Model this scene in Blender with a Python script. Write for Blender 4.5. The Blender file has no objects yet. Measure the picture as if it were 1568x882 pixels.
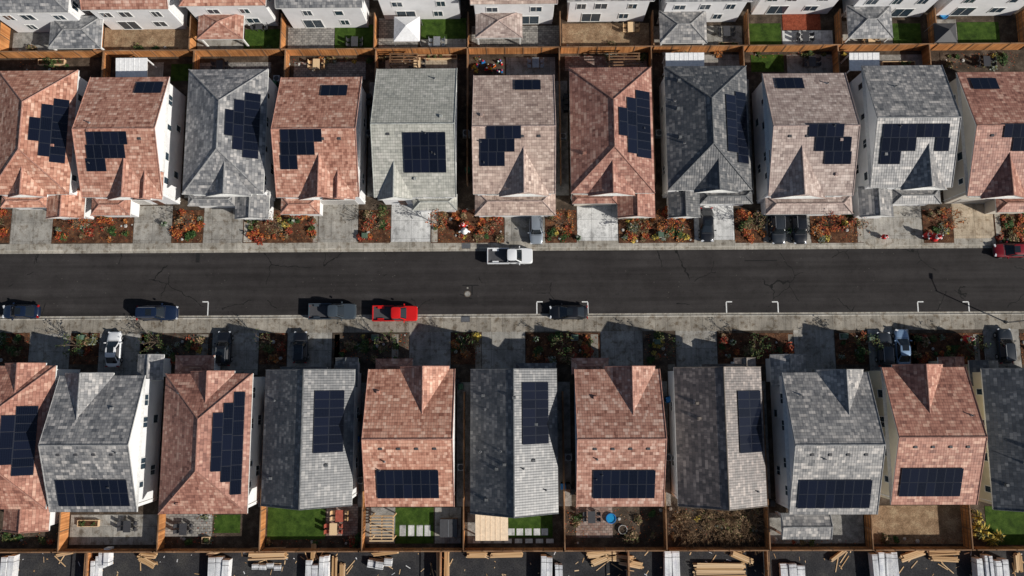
import bpy, math, random
from mathutils import Matrix, Vector
random.seed(7)
R=random.random
def U(a,b): return a+(b-a)*random.random()
sc=bpy.context.scene
# ---------------------------------------------------------------- camera (drone, 90 m up, ~7 deg off nadir)
F=1080.0; H=90.0
rot=Matrix.Rotation(math.radians(-0.26),3,'Z')@Matrix.Rotation(math.radians(0.5),3,'Y')@Matrix.Rotation(math.radians(7.1),3,'X')
cd=bpy.data.cameras.new('drone_camera'); cam=bpy.data.objects.new('drone_camera',cd); sc.collection.objects.link(cam)
cam.matrix_world=Matrix.Translation((0,0,H))@rot.to_4x4()
cd.sensor_width=36; cd.lens=36*F/1568; cd.clip_end=2000; sc.camera=cam
def P(px,py,z=0.0):
    """survey: photo coordinate -> ground-plan metres at height z"""
    d=rot@Vector(((px-784)/F,-(py-441)/F,-1.0)); t=(z-H)/d.z
    return (t*d.x,t*d.y)
def PR(x0,x1,y0,y1,z=0.0):
    ym=(y0+y1)/2; xm=(x0+x1)/2
    return (P(x0,ym,z)[0],P(x1,ym,z)[0],P(xm,y1,z)[1],P(xm,y0,z)[1])
# ---------------------------------------------------------------- world + sun
w=bpy.data.worlds.new("World"); sc.world=w; w.use_nodes=True
nt=w.node_tree; bg=nt.nodes['Background']; sky=nt.nodes.new('ShaderNodeTexSky')
EL=math.radians(30.5); sx,sy=0.9,-0.436
sky.sky_type='NISHITA'; sky.sun_disc=False; sky.sun_elevation=EL; sky.sun_rotation=math.atan2(sx,sy)
nt.links.new(sky.outputs[0],bg.inputs[0]); bg.inputs[1].default_value=0.055
sd=bpy.data.lights.new('sun','SUN'); sd.energy=5.0; sd.angle=math.radians(0.5); sd.color=(1,.955,.885)
so=bpy.data.objects.new('sun',sd); sc.collection.objects.link(so); so.location=(60,-40,80)
so.rotation_euler=Vector((sx*math.cos(EL),sy*math.cos(EL),math.sin(EL))).to_track_quat('Z','Y').to_euler()
sc.view_settings.view_transform='Standard'; sc.view_settings.look='None'; sc.view_settings.exposure=0
# ---------------------------------------------------------------- materials
M={}
class NT:
    def __init__(s,name,rough=.85,spec=.3,metal=0):
        m=bpy.data.materials.new(name); m.use_nodes=True; s.m=m; s.t=m.node_tree; s.b=s.t.nodes['Principled BSDF']
        s.b.inputs['Roughness'].default_value=rough; s.b.inputs['Specular IOR Level'].default_value=spec; s.b.inputs['Metallic'].default_value=metal
        M[name]=m
    def n(s,ty,**k):
        x=s.t.nodes.new(ty)
        for a,b in k.items(): setattr(x,a,b)
        return x
    def l(s,a,b): s.t.links.new(a,b)
    def math(s,op,a,b=None,c=None):
        x=s.n('ShaderNodeMath',operation=op)
        for i,v in enumerate((a,b,c)):
            if v is None: continue
            if hasattr(v,'is_output'): s.l(v,x.inputs[i])
            else: x.inputs[i].default_value=v
        return x.outputs[0]
    def pos(s): return s.n('ShaderNodeNewGeometry').outputs['Position']
    def noise(s,scale,detail=4,vec=None,rough=.6):
        x=s.n('ShaderNodeTexNoise'); x.inputs['Scale'].default_value=scale; x.inputs['Detail'].default_value=detail; x.inputs['Roughness'].default_value=rough
        s.l(vec if vec is not None else s.pos(),x.inputs['Vector']); return x.outputs['Fac']
    def ramp(s,fac,cols,interp='LINEAR',lo=0,hi=1):
        x=s.n('ShaderNodeValToRGB'); cr=x.color_ramp; cr.interpolation=interp
        n=len(cols)
        while len(cr.elements)<n: cr.elements.new(.5)
        for i,c in enumerate(cols):
            cr.elements[i].position=lo+(hi-lo)*(i/(n-1) if interp!='CONSTANT' else i/n); cr.elements[i].color=(*c,1)
        s.l(fac,x.inputs[0]); return x.outputs[0]
    def mul(s,col,fac):
        x=s.n('ShaderNodeMix',data_type='RGBA',blend_type='MULTIPLY'); x.inputs[0].default_value=1
        s.l(col,x.inputs[6])
        if hasattr(fac,'is_output'): s.l(fac,x.inputs[7])
        else: x.inputs[7].default_value=(*fac,1)
        return x.outputs[2]
    def mix(s,f,a,b):
        x=s.n('ShaderNodeMix',data_type='RGBA')
        s.l(f,x.inputs[0])
        for i,v in ((6,a),(7,b)):
            if hasattr(v,'is_output'): s.l(v,x.inputs[i])
            else: x.inputs[i].default_value=(*v,1)
        return x.outputs[2]
    def out(s,col): s.l(col,s.b.inputs['Base Color'])
    def bump(s,h,st,dist=.03):
        x=s.n('ShaderNodeBump'); x.inputs['Strength'].default_value=st; x.inputs['Distance'].default_value=dist
        s.l(h,x.inputs['Height']); s.l(x.outputs[0],s.b.inputs['Normal'])
def g(v): return (v,v,v)
def plain(name,col,rough=.6,spec=.4,metal=0,var=.12,scale=3):
    q=NT(name,rough,spec,metal); n=q.noise(scale,5)
    q.out(q.ramp(n,[tuple(c*(1-var) for c in col),tuple(min(1,c*(1+var)) for c in col)],lo=.3,hi=.7))
def ground(name,cols,scale,fine=14,rough=.95,bump=.5,fv=.45):
    q=NT(name,rough,.15); n=q.noise(scale,6); c=q.ramp(n,cols,lo=.3,hi=.7)
    f=q.noise(fine,3); c=q.mul(c,q.ramp(f,[g(1-fv),g(1.0),g(1+fv)],lo=.3,hi=.7)); q.out(c); q.bump(f,bump,.05)
def roofmat(name,cols,bw=.34,bh=.36,rough=.62,spec=.4,k=1.0):
    cols=[tuple(min(.8,c*k) for c in cc) for cc in cols]
    q=NT(name,rough,spec); uv=q.n('ShaderNodeUVMap'); sp=q.n('ShaderNodeSeparateXYZ'); q.l(uv.outputs[0],sp.inputs[0])
    u,v=sp.outputs[0],sp.outputs[1]
    vr=q.math('DIVIDE',v,bh); row=q.math('FLOOR',vr)
    uu=q.math('ADD',q.math('DIVIDE',u,bw),q.math('MULTIPLY',row,.5)); col=q.math('FLOOR',uu)
    oi=q.n('ShaderNodeObjectInfo')
    cb=q.n('ShaderNodeCombineXYZ'); q.l(col,cb.inputs[0]); q.l(row,cb.inputs[1]); q.l(q.math('MULTIPLY',oi.outputs['Random'],50),cb.inputs[2])
    wn=q.n('ShaderNodeTexWhiteNoise'); q.l(cb.outputs[0],wn.inputs[0])
    cb2=q.n('ShaderNodeCombineXYZ'); q.l(q.math('FLOOR',q.math('DIVIDE',uu,2.7)),cb2.inputs[0]); q.l(row,cb2.inputs[1]); q.l(oi.outputs['Random'],cb2.inputs[2])
    wn2=q.n('ShaderNodeTexWhiteNoise'); q.l(cb2.outputs[0],wn2.inputs[0])
    f=q.math('ADD',q.math('ADD',q.math('MULTIPLY',wn.outputs[0],.42),q.math('MULTIPLY',wn2.outputs[0],.36)),q.math('MULTIPLY',q.noise(.9,3),.22))
    c=q.ramp(f,cols,lo=.17,hi=.80)
    big=q.noise(.35,4); c=q.mul(c,q.ramp(big,[g(.88),g(1.1)],lo=.3,hi=.7))
    fr=q.math('FRACT',vr); line=q.math('LESS_THAN',fr,.13)
    c=q.mul(c,q.ramp(line,[g(1),g(.64)]))
    dirt=q.noise(2.2,6); c=q.mul(c,q.ramp(dirt,[g(.82),g(1.04)],lo=.3,hi=.5))
    c=q.mul(c,q.ramp(oi.outputs['Random'],[(.88,.9,.93),(1.1,1.05,1.0)]))
    q.out(c)
    wv=q.math('SINE',q.math('MULTIPLY',u,2*math.pi/.3)); h=q.math('ADD',q.math('MULTIPLY',wv,.25),fr); q.bump(h,.45,.03)
roofmat('tile_red',[(.20,.085,.058),(.34,.165,.118),(.41,.22,.16),(.55,.37,.29)],k=1.2)
roofmat('tile_redbrown',[(.15,.065,.05),(.26,.12,.088),(.32,.16,.12),(.45,.28,.215)],rough=.58,k=1.22)
roofmat('tile_pink',[(.21,.155,.135),(.31,.235,.205),(.37,.29,.25),(.50,.41,.36)],k=1.2)
roofmat('tile_gray',[(.08,.085,.093),(.15,.152,.158),(.22,.22,.22),(.40,.385,.37)],rough=.53,spec=.8,k=1.15)
roofmat('tile_green',[(.20,.21,.20),(.26,.27,.25),(.29,.30,.28),(.36,.365,.345)],k=1.28)
roofmat('tile_char',[(.028,.033,.040),(.050,.055,.063),(.08,.084,.09),(.19,.19,.19)],rough=.5,spec=1.0,k=1.1)
roofmat('tile_brown',[(.05,.041,.038),(.085,.068,.062),(.13,.105,.095),(.26,.215,.19)],rough=.5,spec=1.0,k=1.15)
for k,c in dict(red=(.38,.20,.155),redbrown=(.30,.155,.12),pink=(.38,.29,.26),gray=(.26,.26,.26),green=(.34,.35,.33),char=(.12,.125,.13),brown=(.16,.135,.115)).items():
    plain('ridge_'+k,c,.7,.3,var=.35,scale=2.5)
def stucco(name,col):
    q=NT(name,.9,.15); n=q.noise(.6,5); q.out(q.ramp(n,[tuple(c*.88 for c in col),col],lo=.3,hi=.6)); q.bump(q.noise(25,3),.2,.01)
stucco('stucco_white',(.76,.76,.765)); stucco('stucco_cream',(.70,.63,.48)); stucco('stucco_beige',(.62,.57,.49)); stucco('stucco_gray',(.55,.57,.59))
plain('trim_white',(.72,.72,.70),.6); plain('trim_dark',(.06,.06,.065),.6); plain('garage_door',(.5,.48,.45),.6); plain('front_door',(.12,.05,.03),.5)
q=NT('window_glass',.06,.8); q.b.inputs['Base Color'].default_value=(.03,.05,.07,1)
q=NT('solar_cell',.09,.35); uv=q.n('ShaderNodeUVMap'); sp=q.n('ShaderNodeSeparateXYZ'); q.l(uv.outputs[0],sp.inputs[0])
def edge(o,n,t):
    f=q.math('FRACT',q.math('MULTIPLY',o,n)); return q.math('LESS_THAN',q.math('MINIMUM',f,q.math('SUBTRACT',1,f)),t)
cell=q.math('MAXIMUM',edge(sp.outputs[0],6,.06),edge(sp.outputs[1],10,.06)); fr=q.math('MAXIMUM',edge(sp.outputs[0],1,.035),edge(sp.outputs[1],1,.02))
gi=q.n('ShaderNodeNewGeometry'); c=q.ramp(gi.outputs['Random Per Island'],[(.003,.0045,.010),(.0075,.010,.022)])
c=q.mix(cell,c,(.011,.015,.028)); c=q.mix(fr,c,(.034,.038,.05)); q.out(c)
plain('metal_gray',(.4,.41,.42),.4,.5,.6); plain('metal_dark',(.05,.05,.055),.5); plain('plastic_black',(.02,.02,.022),.5); plain('plastic_green',(.03,.10,.05),.5); plain('plastic_blue',(.02,.16,.42),.4)
plain('white_plastic',(.8,.8,.8),.5); plain('fabric_red',(.6,.02,.02),.7); plain('fabric_cream',(.80,.62,.44),.8); plain('skin_tone',(.6,.38,.28),.7); plain('water_blue',(.02,.25,.5),.1,.6)
plain('toy_yellow',(.75,.5,.03),.5);plain('toy_orange',(.7,.15,.02),.5); plain('brick_paint',(.34,.08,.05),.7,var=.3); plain('utility_green',(.08,.13,.09),.6)
ground('soil',[(.035,.027,.02),(.065,.048,.035),(.13,.10,.075)],.9,9)
ground('mulch',[(.035,.016,.01),(.085,.04,.022),(.17,.085,.045)],1.6,11,fv=.6)
ground('dirt_tan',[(.15,.095,.055),(.25,.165,.10),(.36,.27,.17)],.8,9)
ground('gravel',[(.14,.135,.125),(.24,.23,.21),(.34,.33,.31)],1.5,16)
ground('turf',[(.018,.036,.006),(.036,.07,.010),(.062,.105,.018)],1.2,22,fv=.5)
ground('terrain_grass',[(.05,.055,.03),(.10,.09,.05),(.14,.12,.075)],.08,2)
ground('deck_red',[(.18,.04,.02),(.28,.075,.04)],2,9)
def concrete(name,a,b,jx,jy,jw=.03,jd=.55,ox=0,oy=0,stain=(.55,.5,.45)):
    q=NT(name,.9,.2); n=q.noise(.5,6); c=q.ramp(n,[a,b],lo=.32,hi=.68)
    c=q.mul(c,q.ramp(q.noise(7,4),[g(.82),g(1.12)],lo=.3,hi=.7))
    c=q.mul(c,q.ramp(q.noise(1.3,7,rough=.7),[stain,g(1),g(1)],lo=.36,hi=.64))
    c=q.mul(c,q.ramp(q.noise(.12,3),[g(.82),g(1.08)],lo=.35,hi=.65))
    sp=q.n('ShaderNodeSeparateXYZ'); q.l(q.pos(),sp.inputs[0])
    mp=q.n('ShaderNodeMapping'); mp.inputs['Scale'].default_value=(2.2,.25,1); q.l(q.pos(),mp.inputs[0])
    c=q.mul(c,q.ramp(q.noise(1,4,vec=mp.outputs[0]),[g(.80),g(1.05)],lo=.35,hi=.6))
    if jx and jy:   # every panel poured slightly differently
        cb=q.n('ShaderNodeCombineXYZ'); q.l(q.math('FLOOR',q.math('DIVIDE',q.math('ADD',sp.outputs[0],500+ox),jx)),cb.inputs[0]); q.l(q.math('FLOOR',q.math('DIVIDE',q.math('ADD',sp.outputs[1],500+oy),jy)),cb.inputs[1])
        wn=q.n('ShaderNodeTexWhiteNoise'); q.l(cb.outputs[0],wn.inputs[0]); c=q.mul(c,q.ramp(wn.outputs[0],[g(.88),g(1.07)]))
    elif jx:
        wn=q.n('ShaderNodeTexWhiteNoise',noise_dimensions='1D'); q.l(q.math('FLOOR',q.math('DIVIDE',q.math('ADD',sp.outputs[0],500+ox),jx)),wn.inputs['W']); c=q.mul(c,q.ramp(wn.outputs[0],[g(.87),g(1.07)]))
    for o,j,of in ((sp.outputs[0],jx,ox),(sp.outputs[1],jy,oy)):
        if j:
            ln=q.math('LESS_THAN',q.math('FRACT',q.math('DIVIDE',q.math('ADD',o,500+of),j)),jw/j*1.6); c=q.mul(c,q.ramp(ln,[g(1),g(jd)]))
    q.out(c); q.bump(q.noise(30,2),.15,.01)
concrete('concrete_walk',(.33,.305,.26),(.50,.465,.405),1.5,0)
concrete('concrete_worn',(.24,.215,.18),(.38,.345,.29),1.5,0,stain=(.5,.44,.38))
concrete('concrete_drive',(.27,.255,.23),(.44,.42,.38),2.6,2.4,oy=.7)
concrete('concrete_new',(.58,.58,.57),(.76,.76,.74),2.6,2.4,oy=.7,stain=(.6,.6,.6))
concrete('concrete_tan',(.42,.34,.245),(.58,.48,.36),2.6,2.4,oy=.7)
concrete('concrete_kerb',(.44,.41,.35),(.60,.56,.49),3,0)
concrete('wrap',(.66,.68,.70),(.82,.82,.82),1.1,0,jd=.8,stain=(.75,.75,.8))
def pavers(name,c1,c2,mo,sc_=1,bw=.5,bh=.3):
    q=NT(name,.9,.2); b=q.n('ShaderNodeTexBrick'); q.l(q.pos(),b.inputs['Vector']); b.inputs['Scale'].default_value=sc_
    b.inputs['Color1'].default_value=(*c1,1); b.inputs['Color2'].default_value=(*c2,1); b.inputs['Mortar'].default_value=(*mo,1)
    b.inputs['Mortar Size'].default_value=.02; b.inputs['Brick Width'].default_value=bw; b.inputs['Row Height'].default_value=bh
    q.out(q.mul(b.outputs[0],q.ramp(q.noise(2,6),[g(.6),g(1.15)],lo=.3,hi=.7)))
pavers('paver_gray',(.20,.19,.18),(.36,.34,.31),(.07,.065,.06)); pavers('paver_red',(.25,.15,.12),(.36,.28,.24),(.09,.07,.06))
q=NT('asphalt',.9,.2); sp=q.n('ShaderNodeSeparateXYZ'); ps=q.pos(); q.l(ps,sp.inputs[0])
c=q.ramp(q.noise(.22,7,rough=.7),[(.0225,.0200,.0198),(.0385,.0350,.0345)],lo=.32,hi=.68)
mp=q.n('ShaderNodeMapping'); mp.inputs['Scale'].default_value=(.025,.9,1); q.l(ps,mp.inputs[0])
c=q.mul(c,q.ramp(q.noise(1,5,vec=mp.outputs[0]),[g(.76),g(1.3)],lo=.35,hi=.65))
c=q.mul(c,q.ramp(q.noise(14,2),[g(.72),g(1.35)],lo=.3,hi=.7))
c=q.mul(c,q.ramp(q.noise(1.1,6,rough=.75),[g(.72),g(1),g(1.05)],lo=.3,hi=.6))
vo=q.n('ShaderNodeTexVoronoi'); vo.inputs['Scale'].default_value=1.4; q.l(ps,vo.inputs['Vector'])
dust=q.math('MULTIPLY',q.math('LESS_THAN',vo.outputs['Distance'],.07),q.math('GREATER_THAN',q.noise(.12,3),.52))
c=q.mix(dust,c,(.11,.10,.09))
# hairline cracks
v2=q.n('ShaderNodeTexVoronoi',feature='DISTANCE_TO_EDGE'); v2.inputs['Scale'].default_value=.16; 
wp=q.n('ShaderNodeVectorMath',operation='ADD'); nz=q.n('ShaderNodeTexNoise'); nz.inputs['Scale'].default_value=.8; nz.inputs['Detail'].default_value=5; q.l(ps,nz.inputs['Vector'])
q.l(ps,wp.inputs[0]); q.l(nz.outputs['Color'],wp.inputs[1]); q.l(wp.outputs[0],v2.inputs['Vector'])
crk=q.math('MULTIPLY',q.math('LESS_THAN',v2.outputs['Distance'],.006),q.math('GREATER_THAN',q.noise(.1,2),.53)); c=q.mix(crk,c,(.009,.009,.009))
q.out(c); q.bump(q.noise(40,2),.3,.01)
ground('asphalt_lot',[(.022,.023,.026),(.035,.035,.038),(.06,.058,.055)],.4,6,fv=.4)
q=NT('road_paint',.8); q.out(q.ramp(q.noise(9,4),[(.35,.35,.34),(.75,.75,.73)],lo=.3,hi=.5))
def wood(name,a,b,pitch=.15):
    q=NT(name,.85,.15); sp=q.n('ShaderNodeSeparateXYZ'); q.l(q.pos(),sp.inputs[0])
    s=q.math('FLOOR',q.math('DIVIDE',q.math('ADD',sp.outputs[0],sp.outputs[1]),pitch))
    wn=q.n('ShaderNodeTexWhiteNoise',noise_dimensions='1D'); q.l(s,wn.inputs['W'])
    c=q.ramp(wn.outputs[0],[a,b]); c=q.mul(c,q.ramp(q.noise(.35,4),[g(.6),g(1.2)],lo=.3,hi=.7)); q.out(c)
wood('fence_wood',(.38,.155,.055),(.62,.28,.105)); wood('fence_cap',(.20,.11,.06),(.34,.20,.115),1.2)
q=NT('lumber',.75,.2); gi=q.n('ShaderNodeNewGeometry'); q.out(q.ramp(gi.outputs['Random Per Island'],[(.34,.20,.09),(.55,.36,.19),(.74,.54,.33),(.48,.33,.20)]))
def foliage(name,cols):
    q=NT(name,.7,.2); gi=q.n('ShaderNodeNewGeometry'); q.out(q.ramp(gi.outputs['Random Per Island'],cols))
foliage('leaf_green',[(.015,.035,.010),(.035,.075,.02),(.07,.12,.035)]); foliage('leaf_olive',[(.04,.045,.015),(.09,.095,.035),(.17,.165,.06)])
foliage('leaf_red',[(.10,.014,.01),(.28,.04,.022),(.42,.085,.04)]); foliage('leaf_orange',[(.16,.045,.012),(.38,.12,.03),(.52,.21,.055)])
foliage('leaf_yellow',[(.28,.19,.04),(.52,.38,.06),(.62,.48,.12)]); foliage('leaf_brown',[(.09,.052,.03),(.20,.125,.07),(.36,.25,.15)])
foliage('leaf_gray',[(.10,.12,.10),(.2,.23,.19),(.32,.34,.3)])
plain('bark',(.12,.085,.06),.9); ground('rock',[(.25,.24,.22),(.5,.48,.45)],2,10)
def paint(name,col,metal=.0):
    q=NT(name,.28,.5,metal); q.b.inputs['Base Color'].default_value=(*col,1); q.b.inputs['Coat Weight'].default_value=.6; q.b.inputs['Coat Roughness'].default_value=.08
paint('paint_white',(.78,.79,.80)); paint('paint_black',(.008,.009,.012)); paint('paint_navy',(.008,.016,.04)); paint('paint_gray',(.07,.09,.11),.3); paint('paint_charcoal',(.03,.035,.042),.2); paint('paint_silver',(.33,.37,.41),.4); paint('paint_red',(.6,.012,.01)); paint('paint_maroon',(.2,.008,.014)); paint('paint_blue',(.26,.38,.55),.2)
q=NT('car_glass',.05,.9); q.b.inputs['Base Color'].default_value=(.012,.016,.02,1)
q=NT('tyre',.85); q.b.inputs['Base Color'].default_value=(.015,.015,.015,1)
q=NT('headlight',.15,.6); q.b.inputs['Base Color'].default_value=(.6,.62,.65,1)
q=NT('taillight',.2,.5); q.b.inputs['Base Color'].default_value=(.3,.01,.01,1)
# ---------------------------------------------------------------- mesh builder
class MB:
    def __init__(s,*mats): s.v=[];s.f=[];s.m=[];s.uv=[];s.mats=list(mats)
    def mi(s,m):
        if isinstance(m,int): return m
        if m not in s.mats: s.mats.append(m)
        return s.mats.index(m)
    def face(s,pts,mat=0,uvs=None):
        i=len(s.v); s.v+= [tuple(p) for p in pts]; s.f.append(tuple(range(i,i+len(pts)))); s.m.append(s.mi(mat)); s.uv.append(uvs or [(0,0)]*len(pts))
    def hexa(s,b,t,mat,uvt=None):
        i=len(s.v); s.v+=[tuple(p) for p in b+t]; m=s.mi(mat)
        for q,u in (((3,2,1,0),None),((4,5,6,7),uvt),((0,1,5,4),None),((1,2,6,5),None),((2,3,7,6),None),((3,0,4,7),None)):
            s.f.append(tuple(i+k for k in q)); s.m.append(m); s.uv.append(u or [(0.5,0.5)]*4)
    def box(s,x0,x1,y0,y1,z0,z1,mat=0):
        s.hexa([(x0,y0,z0),(x1,y0,z0),(x1,y1,z0),(x0,y1,z0)],[(x0,y0,z1),(x1,y0,z1),(x1,y1,z1),(x0,y1,z1)],mat)
    def obox(s,cx,cy,z0,z1,lx,ly,a,mat=0,taper=1.0):
        ca,sa=math.cos(a),math.sin(a)
        def c(k): return [(cx+ca*x*k-sa*y*k,cy+sa*x*k+ca*y*k) for x,y in ((-lx/2,-ly/2),(lx/2,-ly/2),(lx/2,ly/2),(-lx/2,ly/2))]
        s.hexa([(x,y,z0) for x,y in c(1)],[(x,y,z1) for x,y in c(taper)],mat)
    def beam(s,p0,p1,r0,r1=None,mat=0,n=6):
        r1=r0 if r1 is None else r1
        p0=Vector(p0);p1=Vector(p1); d=(p1-p0).normalized(); a=d.orthogonal().normalized(); b=d.cross(a)
        ri=[]
        for p,r in ((p0,r0),(p1,r1)): ri.append([tuple(p+(a*math.cos(2*math.pi*k/n)+b*math.sin(2*math.pi*k/n))*r) for k in range(n)])
        s.loft(ri,mat,True,True)
    def loft(s,rings,mat,cap0=False,cap1=False):
        i=len(s.v); n=len(rings[0])
        for r in rings: s.v+=[tuple(p) for p in r]
        for j in range(len(rings)-1):
            for k in range(n):
                k2=(k+1)%n; s.f.append((i+j*n+k,i+j*n+k2,i+(j+1)*n+k2,i+(j+1)*n+k))
                mm=mat(j,k,n) if callable(mat) else mat; s.m.append(s.mi(mm)); s.uv.append([(0,0)]*4)
        m0=mat(0,0,n) if callable(mat) else mat; m1=mat(len(rings)-1,0,n) if callable(mat) else mat
        if cap0: s.f.append(tuple(i+k for k in range(n))[::-1]); s.m.append(s.mi(m0)); s.uv.append([(0,0)]*n)
        if cap1:
            o=i+(len(rings)-1)*n; s.f.append(tuple(o+k for k in range(n))); s.m.append(s.mi(m1)); s.uv.append([(0,0)]*n)
    def lathe(s,cx,cy,prof,mat,n=14):
        s.loft([[(cx+r*math.cos(2*math.pi*k/n),cy+r*math.sin(2*math.pi*k/n),z) for k in range(n)] for r,z in prof],mat,True,True)
    def build(s,name,parent=None,origin=(0,0,0),smooth=False,rotz=0,local=False):
        me=bpy.data.meshes.new(name); o=origin
        vv=s.v if local else [(x-o[0],y-o[1],z-o[2]) for x,y,z in s.v]
        me.from_pydata(vv,[],s.f)
        for m in s.mats: me.materials.append(M[m])
        me.polygons.foreach_set('material_index',s.m)
        ul=me.uv_layers.new(name='UVMap'); flat=[c for f in s.uv for p in f for c in p]; ul.data.foreach_set('uv',flat)
        if smooth:
            me.polygons.foreach_set('use_smooth',[True]*len(me.polygons))
            try: me.set_sharp_from_angle(angle=math.radians(38))
            except Exception: pass
        me.update(); ob=bpy.data.objects.new(name,me); sc.collection.objects.link(ob)
        if parent: ob.parent=parent
        else: ob.location=o
        ob.rotation_euler[2]=rotz
        return ob
def rr(a,b): return (min(a,b),max(a,b))
Z0=.12
# ---------------------------------------------------------------- ground, street
def slab(name,rect,z0,z1,mat,mb=None):
    m=MB(mat); x0,x1,y0,y1=rect; m.box(x0,x1,y0,y1,z0,z1,0); return m.build(name,origin=((x0+x1)/2,(y0+y1)/2,0))
def sheet(name,rect,z,mat):
    m=MB(mat); x0,x1,y0,y1=rect; m.face([(x0,y0,z),(x1,y0,z),(x1,y1,z),(x0,y1,z)],0); return m.build(name,origin=((x0+x1)/2,(y0+y1)/2,0))
sheet('ground',(-700,700,-700,700),0,'terrain_grass')
yT=P(784,372.5)[1]; yTk=P(784,380.5)[1]; yBk=P(784,484.5)[1]; yBs=P(784,508)[1]
yFT=P(794,83)[1]; yFB=P(784,838)[1]; XW=150
sheet('street_road',(-XW,XW,yBk-.1,yTk+.1),.008,'asphalt')
slab('kerb',(-XW,XW,yTk,yTk+.16),0,.15,'concrete_kerb'); slab('kerb',(-XW,XW,yBk-.16,yBk),0,.15,'concrete_kerb')
slab('gutter',(-XW,XW,yTk-.32,yTk),0,.016,'concrete_walk'); slab('gutter',(-XW,XW,yBk,yBk+.32),0,.016,'concrete_walk')
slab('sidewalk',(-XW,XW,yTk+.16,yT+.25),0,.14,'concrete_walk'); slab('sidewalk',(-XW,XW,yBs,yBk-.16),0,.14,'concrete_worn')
slab('yard_soil',(-XW,XW,yT+.25,yFT+34),0,Z0,'soil'); slab('yard_soil',(-XW,XW,yFB-.3,yBs),0,Z0,'soil')
sheet('construction_lot',(-XW,XW,yFB-45,yFB-.3),.01,'asphalt_lot')
pk=[0]
def patch(name,mat,x0,x1,y0,y1,z=None):
    pk[0]+=1; a,b,c,d=PR(x0,x1,y0,y1,.12); zz=(Z0+.03+.004*(pk[0]%6)) if z is None else z
    return slab(name,(a,b,c,d),Z0-.05,zz,mat)
topd=[(17,80),(205,263),(312,372),(488,548),(599,659),(773,834),(884,946),(1063,1124),(1178,1240),(1322,1412),(1460,1522)]
for i,(a,b) in enumerate(topd):
    x0,x1,_,_=PR(a,b,330,372,.1); y1=P(784,312)[1]
    slab('driveway',(x0,x1,yT+.25,y1),.05,.135,'concrete_new' if i in(4,6,7) else('concrete_tan' if i==10 else 'concrete_drive'))
botd=[(45,107),(152,214),(325,396),(440,508),(627,690),(738,804),(920,984),(1035,1098),(1216,1278),(1330,1393),(1507,1562)]
for a,b in botd:
    x0,x1,_,_=PR(a,b,508,560,.1); slab('driveway',(x0,x1,P(784,572)[1],yBs),.05,.135,'concrete_drive')
for a,b in [(84,92),(196,203),(374,386),(480,487),(661,670),(846,856),(948,962),(1034,1044),(1168,1176),(1312,1321),(1524,1532)]:
    patch('front_walk','concrete_walk',a,b,322,371)
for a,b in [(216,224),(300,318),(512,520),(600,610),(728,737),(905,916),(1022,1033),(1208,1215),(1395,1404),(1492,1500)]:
    patch('front_walk','concrete_worn',a,b,512,566)
def comp(ds,lo,hi):
    out=[];c=lo
    for a,b in ds:
        if a-c>8: out.append((c,a))
        c=b
    if hi-c>8: out.append((c,hi))
    return out
tbeds=comp(topd,-60,1640); bbeds=comp(botd,-60,1640)
for a,b in tbeds: patch('mulch_bed','mulch',a+1,b-1,322,372)
for a,b in bbeds: patch('mulch_bed','mulch' if R()<.5 else 'soil',a+1,b-1,510,558)
mk=MB('road_paint')
for x,dx in ((319,-9),(822,9),(900,-9),(1112,9),(1191,-9),(1405,9),(1483,-9)):
    a=P(x,463); b=P(x,484); mk.box(a[0]-.07,a[0]+.07,b[1],a[1],.009,.0125,0)
    e=P(x+dx,463)[0]; x0,x1=rr(a[0],e); mk.box(x0,x1,a[1],a[1]+.14,.009,.013,0)
mk.build('parking_marking')
for x,y,r in ((716,450,.36),(716,441,.12)):
    c=P(x,y); m=MB('metal_gray'); m.lathe(c[0],c[1],[(r*1.25,.009),(r*1.25,.014)],'soil',20); m.lathe(c[0],c[1],[(r,.01),(r,.02),(r*.9,.022)],'gravel',20); m.build('manhole_cover',origin=(c[0],c[1],0))
q=NT('asphalt_patch',.92,.15); q.out(q.ramp(q.noise(6,4),[(.013,.013,.014),(.024,.023,.023)],lo=.3,hi=.7))
for x0,x1,y0,y1 in ((708,733,436,438),(722,724,438,452),(1140,1190,398,400),(300,306,386,402)):
    a,b,c,d=PR(x0,x1,y0,y1); sheet('asphalt_repair',(a,b,c,d),.0125,'asphalt_patch')
for x,y in ((714,377),(713,489)):
    c=P(x,y); m=MB('metal_dark'); m.box(c[0]-.55,c[0]+.55,c[1]-.35,c[1]+.35,.1,.165,'metal_dark')
    for k in range(7): m.box(c[0]-.5+k*.15,c[0]-.44+k*.15,c[1]-.3,c[1]+.3,.165,.175,'metal_gray')
    m.build('storm_drain',origin=(c[0],c[1],0))
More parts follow.
